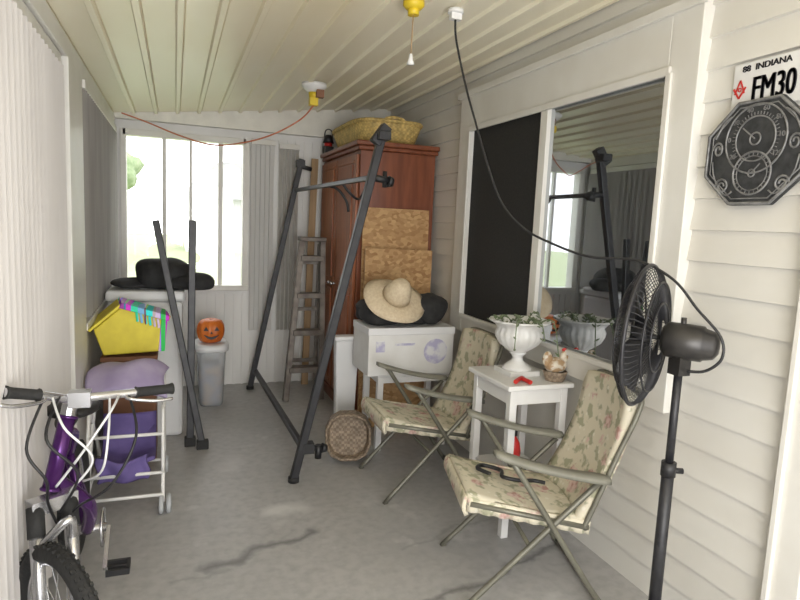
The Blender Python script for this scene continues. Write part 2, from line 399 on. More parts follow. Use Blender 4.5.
# ---------------------------------------------------------------- wardrobe
wd=thing('wardrobe','tall reddish-brown wooden wardrobe against the siding','wardrobe',(1.55,4.85,0))
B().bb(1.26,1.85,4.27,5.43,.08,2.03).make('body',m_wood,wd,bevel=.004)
B().bb(1.245,1.855,4.255,5.40,0,.09).make('plinth',m_wood,wd,bevel=.006)
b=B();b.bb(1.235,1.86,4.24,5.40,2.03,2.06);b.bb(1.215,1.862,4.22,5.40,2.06,2.095);b.make('crown_moulding',m_wood,wd,bevel=.008)
for (y0,y1,ky) in ((4.30,4.84,4.80),(4.86,5.40,4.90)):
    b=B();b.bb(1.238,1.26,y0,y1,.12,2.0)
    for (z0,z1) in ((.18,.95),(1.05,1.93)):
        b.bb(1.228,1.24,y0+.08,y1-.08,z0,z1)
        b.bb(1.232,1.24,y0+.05,y1-.05,z0-.03,z0-.01);b.bb(1.232,1.24,y0+.05,y1-.05,z1+.01,z1+.03)
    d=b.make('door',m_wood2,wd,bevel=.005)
    kb=B();kb.cyl((1.238,ky,1.0),(1.215,ky,1.0),.007);kb.ell((1.205,ky,1.0),(.014,.016,.016));child(kb,'knob',m_chrome,d,wd)
b=B();b.x=Matrix.Translation((1.55,4.17,0))@Matrix.Rotation(-.035,4,'X');b.bb(-.27,.25,0,.014,0,1.62)
single(b,'plywood_board',m_osb,'tall chipboard panel leaning on the wardrobe side','board')
b=B();b.x=Matrix.Translation((1.53,4.09,0))@Matrix.Rotation(-.02,4,'X')@Matrix.Rotation(.012,4,'Y');b.bb(-.27,.25,0,.018,0,1.325)
single(b,'plywood_board',m_osb,'shorter chipboard panel leaning in front of the tall one','board')
def rbasket(x0,x1,y0,y1,z0,z1,tp,label,mat):
    e=thing('wicker_basket',label,'basket',((x0+x1)/2,(y0+y1)/2,z0))
    b=B();cx,cy=(x0+x1)/2,(y0+y1)/2;N=48
    def P(t,s,k):
        hx=(x1-x0)/2*k;hy=(y1-y0)/2*k;c,sn=math.cos(t),math.sin(t)
        return Vector((cx+hx*math.copysign(abs(c)**.45,c),cy+hy*math.copysign(abs(sn)**.45,sn),s))
    rings=[(z0+.006,tp),(z0+(z1-z0)*.25,tp+(1-tp)*.3),(z0+(z1-z0)*.5,tp+(1-tp)*.55),(z0+(z1-z0)*.75,tp+(1-tp)*.8),(z1,1)]
    vs=[P(2*pi*i/N,z,k) for z,k in rings for i in range(N)]
    b._add(vs,[(r*N+i,r*N+(i+1)%N,(r+1)*N+(i+1)%N,(r+1)*N+i) for r in range(len(rings)-1) for i in range(N)]+[tuple(range(N))],True)
    b.make('woven_body',mat,e,solid=.008)
    b=B()
    b.tube([P(2*pi*i/N,z1,1.0) for i in range(N)],.016,6,closed=True)
    b.tube([P(2*pi*i/N,z0+.012,tp) for i in range(N)],.009,6,closed=True);b.make('rim',mat,e)
    for s in (-1,1):
        yy=cy+s*(y1-y0)/2*.98
        B().tube([(cx-.08,yy,z1),(cx-.06,yy,z1+.02),(cx,yy,z1+.03),(cx+.06,yy,z1+.02),(cx+.08,yy,z1)],.012,6,sub=5).make('handle',mat,e)
    return e
rbasket(1.24,1.78,4.26,5.22,2.099,2.25,.84,'wide shallow yellowish wicker basket on the wardrobe',m_wick)
e=thing('lantern','small black and red lantern at the wardrobe edge','lantern',(1.27,5.33,2.097))
lxx,lyy=1.27,5.33
b=B();b.cyl((lxx,lyy,2.098),(lxx,lyy,2.16),.05);b.cyl((lxx,lyy,2.14),(lxx,lyy,2.21),.02);b.cyl((lxx,lyy,2.19),(lxx,lyy,2.26),.05,.025);b.box((lxx-.01,lyy-.06,2.125),(.07,.05,.05));b.make('casing',m_blackp,e)
B().tube([(lxx-.035,lyy,2.22),(lxx-.03,lyy,2.29),(lxx,lyy,2.31),(lxx+.03,lyy,2.29),(lxx+.035,lyy,2.22)],.005,6,sub=4).make('handle',m_blackp,e)
B().cyl((lxx,lyy,2.16),(lxx,lyy,2.19),.036).make('lens',m_red,e)
b=B();b.beam((1.12,5.37,0),(1.165,5.38,2.05),.06,.02,up=(0,1,0));single(b,'wooden_plank',m_plank,'narrow pine plank standing beside the wardrobe','board')
# ---------------------------------------------------------------- ladder
ld=thing('step_ladder','folded weathered stepladder leaning by the wardrobe','ladder',(1.02,4.98,0))
LF=[Vector((.86,4.88,0)),Vector((1.16,4.88,0)),Vector((.99,5.00,1.33)),Vector((1.165,5.00,1.33))]
for a_,c_ in ((0,2),(1,3)): B().beam(LF[a_],LF[c_],.045,.07,up=(0,1,0)).make('side_rail',m_alu,ld,bevel=.004)
for k in range(4):
    t=(k+.85)/4.3;p=LF[0].lerp(LF[2],t);q=LF[1].lerp(LF[3],t)
    B().beam(p,q,.11,.045).make('step',m_alu,ld,bevel=.003)
b=B();b.beam((.90,5.07,0),(1.0,5.07,1.31),.035,.03,up=(0,1,0));b.beam((1.15,5.07,0),(1.16,5.07,1.31),.035,.03,up=(0,1,0))
for z in (.3,.75,1.15): 
    x=.90+.10*z/1.3;b.beam((x,5.07,z),(1.155,5.07,z),.02,.03)
b.make('rear_frame',m_alu,ld)
B().box((1.08,5.02,1.35),(.22,.14,.035)).make('top_cap',m_alu,ld,bevel=.005)
# ---------------------------------------------------------------- black rack
rk=thing('metal_rack_frame','black tubular metal rack frame leaning toward the wardrobe','metal frame',(.8,4.35,0))
B().beam((.64,3.30,.02),(1.10,3.30,2.02),.045,.045,up=(0,1,0)).make('upright',m_black,rk,bevel=.006)
B().beam((.62,5.30,.02),(1.03,5.30,2.03),.045,.045,up=(0,1,0)).make('upright',m_black,rk,bevel=.006)
B().beam((1.045,3.30,1.76),(.985,5.30,1.76),.03,.03).make('crossbar',m_black,rk,bevel=.004)
B().beam((.69,3.30,.2),(.665,5.30,.16),.035,.035).make('crossbar',m_black,rk,bevel=.004)
for p,q in (((.64,3.3,0),(.64,3.3,.03)),((.62,5.30,0),(.62,5.30,.03))):
    B().cyl(p,q,.032).make('foot',m_rubber,rk)
b=B();b.box((1.09,3.27,1.99),(.07,.09,.05));b.beam((1.05,3.3,1.95),(1.12,3.3,2.05),.06,.06,up=(0,1,0));b.make('end_bracket',m_black,rk,bevel=.006)
b=B();b.cyl((1.05,3.30,1.76),(1.14,3.30,1.75),.02);b.cyl((1.12,3.30,1.71),(1.12,3.30,1.80),.013);b.cyl((1.14,3.30,1.745),(1.17,3.30,1.74),.034,.026);b.make('clamp_knob',m_blackp,rk)
b=B();b.cyl((.68,3.30,.2),(.80,3.30,.19),.018);b.cyl((.78,3.30,.13),(.78,3.30,.21),.02);b.box((.72,3.30,.2),(.06,.06,.06));b.cyl((.80,3.3,.19),(.83,3.3,.185),.03,.022);b.make('clamp_knob',m_blackp,rk)
b=B();b.cyl((1.01,5.30,1.97),(1.12,5.30,1.95),.018);b.box((1.02,5.30,1.99),(.07,.08,.06));b.make('end_bracket',m_black,rk)
B().tube([(1.02,4.3,1.76),(1.10,4.3,1.74),(1.17,4.3,1.66),(1.19,4.3,1.58)],.01,6,sub=5).make('hook',m_black,rk)
B().tube([(1.03,3.9,1.76),(1.08,3.9,1.70),(1.15,3.92,1.66),(1.20,3.95,1.72)],.009,6,sub=5).make('hook',m_black,rk)
p1=thing('metal_pole','black square metal pole tilted, foot crossing the other pole','metal pole',(.17,3.95,0))
B().beam((.165,3.95,.02),(-.115,4.10,1.46),.042,.042,up=(0,1,0)).make('shaft',m_black,p1,bevel=.005)
B().box((.165,3.945,.03),(.075,.05,.06)).make('foot_cap',m_rubber,p1,bevel=.006)
p2=thing('metal_pole','black square metal pole standing nearly upright beside white bin','metal pole',(.1,4.02,0))
B().beam((.09,4.02,.02),(.105,4.12,1.47),.045,.045,up=(0,1,0)).make('shaft',m_black,p2,bevel=.005)
B().box((.09,4.02,.03),(.07,.06,.06)).make('foot_cap',m_rubber,p2,bevel=.006)
# ---------------------------------------------------------------- white bin + cover
bn=thing('storage_bin','large white plastic storage bin near the far window','storage bin',(-.18,4.46,0))
B().bb(-.41,.05,4.22,4.70,0,.93).make('body',m_whitep,bn,bevel=.03)
B().bb(-.42,.065,4.205,4.715,.93,1.0).make('lid',m_whitep,bn,bevel=.02)
b=B();b.ell((-.06,4.42,1.09),(.20,.17,.115),32,20,lump=.22,ls=6,seed=3,ex=.85);b.ell((.09,4.34,1.05),(.155,.15,.075),28,16,lump=.25,ls=7,seed=8)
b.ell((-.27,4.4,1.03),(.13,.14,.04),20,12,lump=.3,ls=9)
for p in b.v: p.z=max(p.z,1.006)
single(b,'cloth_bag',m_blackcloth,'crumpled black cloth bag slumped on the white bin','bag')
tb=thing('plastic_tub','rounded translucent plastic tub with white lid under pumpkin','storage tub',(.27,4.98,0))
N=40
def rr_(t,s): 
    c_,s_=math.cos(t),math.sin(t);return (.27+.115*s*math.copysign(abs(c_)**.6,c_),4.98+.165*s*math.copysign(abs(s_)**.6,s_))
def shell(b,rg,cap=True):
    vs=[(*rr_(2*pi*i/N,s),z) for z,s in rg for i in range(N)]
    b._add(vs,[(r*N+i,r*N+(i+1)%N,(r+1)*N+(i+1)%N,(r+1)*N+i) for r in range(len(rg)-1) for i in range(N)],True)
    b._add(vs[:N],[tuple(range(N))],False)
    if cap: b._add(vs[-N:],[tuple(range(N))],False)
    return b
shell(B(),[(.0,.78),(.02,.84),(.25,.92),(.46,1.0)],False).make('body',m_clear,tb)
shell(B(),[(.015,.74),(.15,.80),(.28,.84),(.33,.6)]).make('contents',m_mixed,tb)
shell(B(),[(.445,1.08),(.45,1.16),(.485,1.16),(.502,1.06),(.505,.9)]).make('lid',m_whitep,tb)
pk=thing('pumpkin_pail','orange plastic jack-o-lantern pumpkin on the tub','pumpkin decoration',(.265,4.93,.506))
b=B();c=Vector((.265,4.93,.602));N=64
prof=[(.045,-.094),(.08,-.08),(.10,-.04),(.105,0),(.10,.045),(.08,.08),(.04,.095),(0.02,.09)]
b.lathe(prof,c,n=N,flute=.035,fn=10);b._add([c+Vector((math.cos(2*pi*i/20)*.05,math.sin(2*pi*i/20)*.05,-.092)) for i in range(20)],[tuple(range(20))],False)
b.make('shell',m_orange,pk)
for s in(-1,1): B().prism([(c.x+s*.04-.018,c.z+.015),(c.x+s*.04+.018,c.z+.015),(c.x+s*.04,c.z+.045)],c.y-.112,c.y-.085).make('eye',m_ink,pk)
B().prism([(c.x-.01,c.z-.008),(c.x+.01,c.z-.008),(c.x,c.z+.01)],c.y-.114,c.y-.09).make('nose',m_ink,pk)
B().prism([(c.x-.055,c.z-.02),(c.x-.03,c.z-.045),(c.x,c.z-.055),(c.x+.03,c.z-.045),(c.x+.055,c.z-.02),(c.x+.025,c.z-.03),(c.x,c.z-.035),(c.x-.025,c.z-.03)],c.y-.112,c.y-.085).make('mouth',m_ink,pk)
# ---------------------------------------------------------------- yellow toy on a low crate
st=thing('storage_crate','reddish-brown crate under the yellow toy house','crate',(-.25,3.92,0))
B().bb(-.40,-.11,3.80,4.12,0,.63).make('body',m_brown,st,bevel=.01)
B().bb(-.41,-.10,3.79,4.13,.63,.66).make('rim',m_brown,st,bevel=.006)
yb=thing('toy_house','bright yellow tilted toy house with striped roof edges','toy',(-.25,3.9,.662))
RY=Matrix.Translation((-.235,3.90,.698))@Matrix.Rotation(.12,4,'Z')@Matrix.Rotation(-.12,4,'Y')@Matrix.Diagonal((1,1,.92,1))
b=B();b.x=RY
b.prism([(-.17,0),(.13,-.03),(.17,.18),(-.04,.29),(-.20,.17)],-.12,.12)
b.make('body',m_yellow,yb,bevel=.008)
b=B();b.x=RY;b.beam((-.045,0,.305),(.21,0,.178),.29,.035);b.make('striped_roof',m_rain,yb,bevel=.003)
b=B();b.x=RY;b.beam((-.045,0,.302),(-.225,0,.168),.27,.016);b.make('roof',m_yellow,yb,bevel=.003)
b=B();b.x=RY
for k in range(6): b.box((.035+k*.022,-.126,.215-k*.012),(.014,.01,.06))
b.make('coloured_pickets',m_rain,yb,bevel=.003)
b=B();b.x=RY;b.beam((.142,-.122,-.03),(.182,-.122,.18),.012,.035,up=(1,0,0));b.make('striped_edge',m_rain,yb,bevel=.003)
# ---------------------------------------------------------------- doll stroller
sr=thing('doll_stroller','purple doll stroller with white tube frame','doll stroller',(-.25,3.35,0))
b=B()
for x in (-.40,-.06):
    b.tube([(x,3.10,.06),(x,3.16,.20),(x,3.3,.38),(x,3.5,.52),(x,3.58,.60)],.010,8,sub=4)
    b.tube([(x,3.62,.06),(x,3.55,.22),(x,3.38,.38),(x,3.22,.52)],.010,8,sub=4)
    b.tube([(x,3.12,.14),(x,3.58,.14)],.009,6)
    b.tube([(x,3.22,.52),(x,3.15,.40),(x,3.14,.20)],.009,6,sub=4)
for y,z in ((3.10,.10),(3.62,.08),(3.58,.60),(3.14,.20),(3.15,.40)): b.tube([(-.40,y,z),(-.06,y,z)],.009,6)
b.make('frame',m_white,sr)
b=B()
b.grid(lambda u,v:Vector((-.36+.26*u,3.17+.29*v,.27-.03*math.sin(pi*u)-.02*math.sin(pi*v)+.08*max(0,v-.7)/.3)),8,10)
b.grid(lambda u,v:Vector((-.36+.26*u,3.44+.04*v-.02*math.sin(pi*u),.27+.15*v)),8,8)
b.make('seat',m_purpc,sr,solid=.02)
b=B();b.grid(lambda u,v:Vector((-.36+.23*u+.01*math.sin(v*6),3.14+.02*math.sin(u*9),.17+.13*v-.03*math.sin(pi*u)*v)),14,6);b.make('front_panel',m_purpc,sr,solid=.015)
b=B();b.grid(lambda u,v:Vector((-.42+.37*u+.012*math.sin(v*7),3.60-.33*v+.008*math.sin(u*9),.655+.05*math.sin(pi*min(1,v*1.05))-.06*v**4+.012*math.sin(u*8+v*5)-.05*abs(u-.5)**3*8)),24,16);b.make('canopy',m_lav,sr,solid=.02)
for x in (-.40,-.05):
    for y in (3.10,3.62):
        for dx in ((-.018,.018) if y<3.3 else (0,)):
            B().ring((x+dx,y,.05),.038,.012,(1,0,0),24,8).cyl((x+dx-.008,y,.05),(x+dx+.008,y,.05),.036,n=20).make('wheel',m_grey,sr)
# ---------------------------------------------------------------- bicycle
bk=thing('bicycle','purple and silver kids mountain bike parked by blinds','bicycle',(-.33,2.4,0))
def wheel(hub,az,name):
    d=Vector((math.sin(az),math.cos(az),0));ax=Vector((d.y,-d.x,0));up=Vector((0,0,1))
    hub=Vector(hub);Rr=.225
    b=B();b.ring(hub,Rr,.028,ax,56,10)
    N=56
    for i in range(N):
        t=2*pi*i/N;rd=d*math.cos(t)+up*math.sin(t);tg=-d*math.sin(t)+up*math.cos(t)
        for s in(-1,0,1):
            c=hub+rd*(Rr+.026)+ax*s*.015;b.beam(c-tg*.006,c+tg*.006,.009,.008,up=rd)
    w_=b.make(name,m_rubber,bk)
    b=B();b.ring(hub,Rr-.03,.009,ax,48,6)
    for i in range(24):
        t=2*pi*i/24;rd=d*math.cos(t)+up*math.sin(t);b.cyl(hub+ax*(.02 if i%2 else -.02),hub+rd*(Rr-.03),.0016,n=4,caps=False)
    b.cyl(hub-ax*.045,hub+ax*.045,.016)
    child(b,'rim_and_spokes',m_chrome,w_,bk)
FA=-.60
fh=Vector((-.325,1.90,.254))
wheel(fh,FA,'wheel');wheel((-.41,2.80,.254),.02,'wheel')
ht,hb=Vector((-.335,2.18,.82)),Vector((-.38,2.12,.60));bbk=Vector((-.32,2.46,.28));stt=Vector((-.395,2.54,.60));rh=Vector((-.41,2.80,.254))
b=B();b.cyl(ht,hb,.026);b.ring(ht,.026,.006,ht-hb,20,6);b.ring(hb,.026,.006,ht-hb,20,6);b.tube([hb.lerp(ht,.15),Vector((-.29,2.28,.46)),bbk],.024,12,sub=6);b.tube([hb.lerp(ht,.75),Vector((-.345,2.36,.70)),stt.lerp(bbk,.1)],.019,12,sub=5);b.tube([stt,bbk],.018,10)
for s in(-.05,.05):
    b.tube([bbk,rh+Vector((s,0,0))],.010,8);b.tube([stt.lerp(bbk,.1),rh+Vector((s,0,0))],.009,8)
b.make('frame',m_purple,bk)
ax=Vector((math.cos(FA),-math.sin(FA),0))
fc=hb+Vector((.01,-.03,-.03))
b=B()
for s in(-1,1): b.tube([fc+ax*s*.052,fh+ax*s*.052],[.023,.016],10)
b.beam(fc-ax*.07,fc+ax*.07,.05,.045)
b.tube([fc+ax*.052+(fh-fc)*.35,fc+(fh-fc)*.25+Vector((.05,-.05,.06)),fc-ax*.052+(fh-fc)*.35],.014,8,sub=5)
b.make('fork',m_chrome,bk)
for s in(-1,1): B().cyl(fc+ax*s*.052,(fc+ax*s*.052).lerp(fh+ax*s*.052,.25),.026).make('fork_boot',m_rubber,bk)
gl_,gr=Vector((-.462,1.97,.97)),Vector((-.01,2.25,.88));hc=Vector((-.29,2.13,.895))
b=B();b.tube([gl_,gl_.lerp(hc,.5),hc+Vector((-.03,0,0)),hc+Vector((.03,0.01,0)),gr.lerp(hc,.5),gr],.014,10,sub=4);b.make('handlebar',m_chrome,bk)
b=B();b.tube([ht,ht+Vector((.012,.01,.05)),hc],.024,10,sub=4);b.box(hc,(.065,.05,.05));b.make('stem',m_chrome,bk,bevel=.006)
for p in (gl_,gr):
    q=p.lerp(hc,.42);g=B();g.tube([p,p.lerp(q,.1),p.lerp(q,.2),p.lerp(q,.95),q],[.021,.018,.017,.017,.021],12);g.make('grip',m_rubber,bk)
    q2=p.lerp(hc,.5);B().tube([q2,q2+Vector((0,-.03,-.01)),q2.lerp(p,.6)+Vector((0,-.06,-.02)),p+Vector((.0,-.06,-.02))],.006,6,sub=5).make('brake_lever',m_chrome,bk)
B().cyl(stt,stt+Vector((0,.02,.09)),.013).make('seat_post',m_chrome,bk)
sp=stt+Vector((0.01,.03,.12))
b=B();b.ell(sp+Vector((0,.05,0)),(.10,.11,.034),24,12);b.ell(sp+Vector((0,-.08,-.005)),(.038,.11,.028),20,12);b.make('saddle',m_blackp,bk)
b=B();b.ring(bbk+Vector((.055,0,0)),.07,.005,(1,0,0),32,6);b.cyl(bbk+Vector((-.06,0,0)),bbk+Vector((.07,0,0)),.018)
for s,dx in((1,.075),(-1,-.07)): b.beam(bbk+Vector((dx,0,0)),bbk+Vector((dx,-s*.15,-s*.09)),.014,.02)
b.make('crank',m_chrome,bk)
for s,dx in((1,.075),(-1,-.05)):
    c=bbk+Vector((dx+ (.045 if dx>0 else -.03),-s*.15,-s*.09));g=B();g.box(c+Vector((0,.035,0)),(.08,.012,.022));g.box(c-Vector((0,.035,0)),(.08,.012,.022));g.box(c+Vector((.035,0,0)),(.012,.07,.022));g.box(c,(.07,.014,.014));g.make('pedal',m_blackp,bk)
for pp in ([gl_.lerp(hc,.5),(-.41,1.96,.80),(-.36,1.95,.70),(-.37,2.02,.60),(-.35,2.06,.5)],[gr.lerp(hc,.5),(-.12,2.06,.78),(-.19,2.02,.64),(-.29,2.06,.56),(-.33,2.1,.5)],[gl_.lerp(hc,.7),(-.36,1.97,.82),(-.28,1.98,.70),(-.34,2.03,.56)]):
    B().tube(pp,.0045,6,sub=8).make('brake_cable',m_blackp,bk)
for pp in ([gl_.lerp(hc,.6),(-.31,1.95,.86),(-.24,1.99,.74),(-.31,2.04,.62),(-.32,2.2,.52)],[gr.lerp(hc,.6),(-.19,2.02,.88),(-.27,1.99,.76),(-.35,2.04,.64)],[gr.lerp(hc,.7),(-.20,2.04,.80),(-.22,2.04,.68),(-.29,2.16,.60)]):
    B().tube(pp,.004,6,sub=8).make('gear_cable',m_whitep,bk)
# ---------------------------------------------------------------- folding chairs
def chair(loc,rot,label):
    e=thing('folding_chair',label,'chair',loc,rot,world=False,group='floral folding patio chairs')
    W=.225;F=-.275
    b=B()
    def sf(u,v):
        x=F+(.23-F)*u;y=(v-.5)*2*(W-.01);z=.458-.10*u-.015*math.sin(pi*u)+.012*math.sin(pi*v)
        return Vector((x,y,z))
    b.grid(sf,12,10);b.grid(lambda u,v:Vector((F-.012*math.sin(pi*v),(u-.5)*2*(W-.01)+.004*math.sin(u*40)*v,.458-.075*v)),30,4)
    for s in (-1,1): b.grid(lambda u,v,s=s:Vector((F+(.23-F)*u,s*(W-.01)+s*.008*math.sin(u*50)*v,.458-.10*u-.055*v)),30,2)
    b.make('seat',m_floral,e,solid=.018)
    b=B()
    def bf(u,v):
        t=v;x=.18+.185*t+.04*math.sin(pi*t);y=(u-.5)*2*(W-.01);z=.35+.53*t
        r=max(0,(t-.86)/.14);y*=1-.12*r*r
        return Vector((x+.025*math.sin(pi*u),y,z+.012*math.sin(pi*u)))
    b.grid(bf,12,16);b.make('backrest',m_floral,e,solid=.04)
    b=B()
    for s in(-1,1):
        y=s*W
        b.tube([(F+.01,y,.435),(.22,y,.335)],.011,8)
    b.tube([(F+.01,-W,.435),(F+.005,0,.43),(F+.01,W,.435)],.011,8)
    b.tube([(.20,-W,.33),(.235,-W,.42),(.325,-W,.66),(.38,-W,.80),(.405,-W*.85,.875),(.41,0,.885),(.405,W*.85,.875),(.38,W,.80),(.325,W,.66),(.235,W,.42),(.20,W,.33)],.011,8,sub=4)
    b.tube([(.21,-W,.33),(.21,W,.33)],.010,8)
    b.make('frame',m_sage,e)
    for s in(-1,1):
        y=s*(W+.018)
        B().tube([(-.26,y,.012),(-.24,y,.04),(.20,y,.49),(.24,y,.53)],.012,8,sub=3).make('leg',m_sage,e)
        y=s*(W+.034)
        B().tube([(.29,y,.012),(.27,y,.04),(-.09,y,.58),(-.12,y,.615)],.012,8,sub=3).make('leg',m_sage,e)
        b=B();y=s*(W+.03)
        N=16;secs=[]
        for i in range(N+1):
            t=i/N;x=-.19+.465*t;z=.655-.105*t-.015*math.sin(pi*t)
            hw=.036*(1+.08*math.cos(pi*t*2))*(math.sin(min(1,t*6+.45)*pi/2))*(math.sin(min(1,(1-t)*6+.45)*pi/2))
            secs.append([(x,y-hw,z-.012),(x,y-hw*.92,z+.008),(x,y,z+.013),(x,y+hw*.92,z+.008),(x,y+hw,z-.012)])
        vs=[p for q in secs for p in q];n=5
        b._add(vs,[(i*n+k,i*n+(k+1)%n,(i+1)*n+(k+1)%n,(i+1)*n+k) for i in range(N) for k in range(n)]+[tuple(range(n)),tuple(range(N*n,N*n+n))],True)
        b.make('armrest',m_sagep,e)
    B().tube([(.29,-W-.034,.02),(.29,W+.034,.02)],.0115,8).make('crossbar',m_sage,e)
    B().tube([(-.02,-W-.018,.265),(-.02,W+.018,.265)],.009,8).make('crossbar',m_sage,e)
    return e
chair((1.39,2.12,0),-.26,'floral cushioned folding chair with black strap on seat')
chair((1.34,3.14,0),-.02,'floral cushioned folding chair beside white boxed table')
b=B();b.tube([(1.255,2.14,.468),(1.225,2.20,.472),(1.275,2.24,.464),(1.335,2.19,.455),(1.305,2.12,.458),(1.375,2.09,.446),(1.445,2.10,.434),(1.485,2.07,.432)],.009,6,sub=5)
single(b,'strap',m_blackp,'curled black strap lying on the chair seat','strap')
# ---------------------------------------------------------------- plant table
tt=thing('side_table','square white painted wooden side table between chairs','side table',(1.655,2.60,0))
B().bb(1.465,1.835,2.38,2.80,.745,.77).make('tabletop',m_white,tt,bevel=.006)
b=B()
b.bb(1.495,1.805,2.405,2.42,.67,.745);b.bb(1.495,1.805,2.76,2.775,.67,.745);b.bb(1.495,1.51,2.405,2.775,.67,.745);b.bb(1.79,1.805,2.405,2.775,.67,.745);b.make('apron',m_white,tt,bevel=.003)
for x in(1.51,1.795):
    for y in(2.42,2.76): B().bb(x-.019,x+.019,y-.019,y+.019,0,.745).make('leg',m_white,tt,bevel=.003)
B().bb(1.51,1.79,2.42,2.76,.27,.285).make('shelf',m_white,tt,bevel=.003)
rb=thing('spray_bottle','red plastic bottle standing on the table shelf','bottle',(1.62,2.55,.286))
b=B();b.lathe([(.0,0),(.035,0),(.037,.10),(.03,.14),(.012,.17),(.012,.18),(0,.18)],(1.62,2.55,.286),n=24);b.make('body',m_red,rb)
B().cyl((1.62,2.55,.462),(1.62,2.55,.50),.016).make('cap',m_blackp,rb)
ur=thing('urn_planter','white pedestal urn with flared fluted bowl','planter',(1.65,2.62,.771))
c=(1.65,2.62,.771)
b=B();b.box((c[0],c[1],c[2]+.012),(.17,.17,.024))
b.lathe([(.075,.024),(.078,.03),(.06,.045),(.032,.065),(.026,.085),(.034,.10),(.045,.105),(.04,.112)],c,n=40);b.make('pedestal',m_urn,ur)
b=B();b.lathe([(.035,.11),(.06,.125),(.10,.155),(.118,.19),(.12,.215),(.11,.235),(.125,.255),(.147,.268),(.155,.272),(.153,.28),(.138,.278),(.11,.26),(.10,.24)],c,n=96,flute=.02,fn=20);b.make('bowl',m_urn,ur)
B().lathe([(0,.245),(.108,.245)],c,n=32).make('soil',m_soil,ur)
pl=thing('trailing_succulent','sparse grey-green trailing succulent growing in the white urn','plant',(1.65,2.62,1.02))
b=B();ls=B()
for i in range(12):
    a=random.uniform(0,2*pi);r0=random.uniform(.02,.08);L=random.uniform(.05,.10);up=random.uniform(.03,.07)
    if i<5: a=[-1.2,-.7,-2.2,-.3,-1.6][i];L=.15;up=.045;r0=.085
    base=Vector((1.65+r0*math.cos(a),2.62+r0*math.sin(a),1.02));d=Vector((math.cos(a),math.sin(a),0))
    drop=[.13,.09,.10,.12,.05][i] if i<5 else .0
    P=[base,base+d*L*.4+Vector((0,0,up)),base+d*L*.8+Vector((0,0,up*.9)),base+d*L*1.05+Vector((0,0,up*.3-drop))]
    if P[-1].x>1.8: continue
    b.tube(P,.0028,5,sub=4)
    for k in range(8):
        t=k/7*2.99;j=int(t);p=P[j].lerp(P[j+1],t-j);aa=random.uniform(0,6.28)
        q=p+Vector((math.cos(aa),math.sin(aa),.5))*.010
        ls.ell(q,(.016,.006,.004),8,6,rot=Matrix.Rotation(aa,3,'Z')@Matrix.Rotation(-.5,3,'Y'))
b.make('stem',m_green,pl);ls.make('leaves',m_green,pl)
fg=thing('ceramic_hen_figurine','small painted ceramic hen ornament on the white table','ornament',(1.76,2.45,.771))
c=Vector((1.765,2.45,.771))
b=B();b.lathe([(0,0),(.045,0),(.05,.01),(.055,.03),(.060,.045),(.055,.05)],c,n=28);b.make('nest_base',m_wick2,fg)
b=B();b.ell(c+Vector((0,0,.075)),(.058,.042,.042),24,14);b.ell(c+Vector((.045,0,.115)),(.024,.02,.033),16,10);b.ell(c+Vector((-.05,0,.11)),(.028,.02,.038),16,10);b.make('body',M('painted_ceramic',(.66,.60,.50),.25,c2=(.42,.28,.16),scale=34,lo=.45,hi=.56),fg)
B().ell(c+Vector((.045,0,.152)),(.014,.006,.010),12,8).make('comb',m_red,fg)
cp=thing('pruning_shears','red handled pruning shears lying on the white table','hand tool',(1.56,2.45,.771))
b=B();b.x=Matrix.Translation((.03,.02,0));b.tube([(1.49,2.395,.783),(1.53,2.43,.785),(1.565,2.46,.783)],.011,6,sub=4);b.tube([(1.56,2.37,.783),(1.555,2.42,.785),(1.565,2.46,.783)],.011,6,sub=4);b.make('handle',m_red,cp)
B().beam((1.595,2.48,.779),(1.63,2.52,.778),.012,.005).make('blade',m_chrome,cp)
# ---------------------------------------------------------------- white stand + box + bag + hat
t2=thing('side_table','low white wooden stand carrying the white carton','side table',(1.48,3.80,0))
B().bb(1.24,1.76,3.63,3.97,.50,.52).make('tabletop',m_white,t2,bevel=.005)
for x in(1.265,1.735):
    for y in(3.655,3.945): B().bb(x-.02,x+.02,y-.02,y+.02,0,.50).make('leg',m_white,t2,bevel=.003)
b=B();b.bb(1.25,1.75,3.64,3.655,.46,.50);b.bb(1.25,1.265,3.64,3.96,.46,.50);b.make('apron',m_white,t2)
bx=thing('carton_box','bulky white cardboard carton with faint purple printed pictures','box',(1.46,3.78,.521))
B().bb(1.16,1.76,3.60,3.95,.521,.815).make('body',m_white,bx,bevel=.004)
b=B();b.bb(1.155,1.765,3.594,3.956,.79,.838);b.make('lid',m_whitep,bx,bevel=.004)
b=B();b.lathe([(0,0),(.085,0)],(1.63,3.5975,.675),axis=(0,-1,0),n=24);b.make('printed_label',m_blue,bx)
B().bb(1.21,1.27,3.5965,3.5995,.68,.75).make('printed_label',m_blue,bx)
B().bb(1.34,1.48,3.5965,3.5995,.72,.735).make('printed_label',m_blue,bx)
tb2=thing('waste_bin','tall white plastic bin behind the carton stand','bin',(1.15,4.05,0))
B().prism([(1.07,0),(1.20,0),(1.22,.68),(1.05,.68)],4.0,4.08).make('body',m_whitep,tb2,bevel=.012)
B().bb(1.04,1.23,3.99,4.085,.68,.71).make('lid',m_whitep,tb2,bevel=.008)
b=B();b.ell((1.45,3.80,.92),(.29,.13,.085),36,18,lump=.35,ls=7,ex=.7);b.ell((1.62,3.76,.95),(.15,.12,.10),24,14,lump=.4,ls=8,seed=4);b.ell((1.30,3.74,.90),(.16,.10,.07),24,14,lump=.4,ls=8,seed=6)
for p in b.v: p.z=max(p.z,.841)
single(b,'duffel_bag',m_blackcloth,'soft black bag resting on the white carton','bag')
ht_=thing('straw_hat','wide-brimmed pale straw hat leaning on the black bag','hat',(1.36,3.64,1.0))
R=Matrix.Translation((1.355,3.66,1.035))@Matrix.Rotation(.16,4,'Y')@Matrix.Rotation(.68,4,'X')
b=B();b.x=R
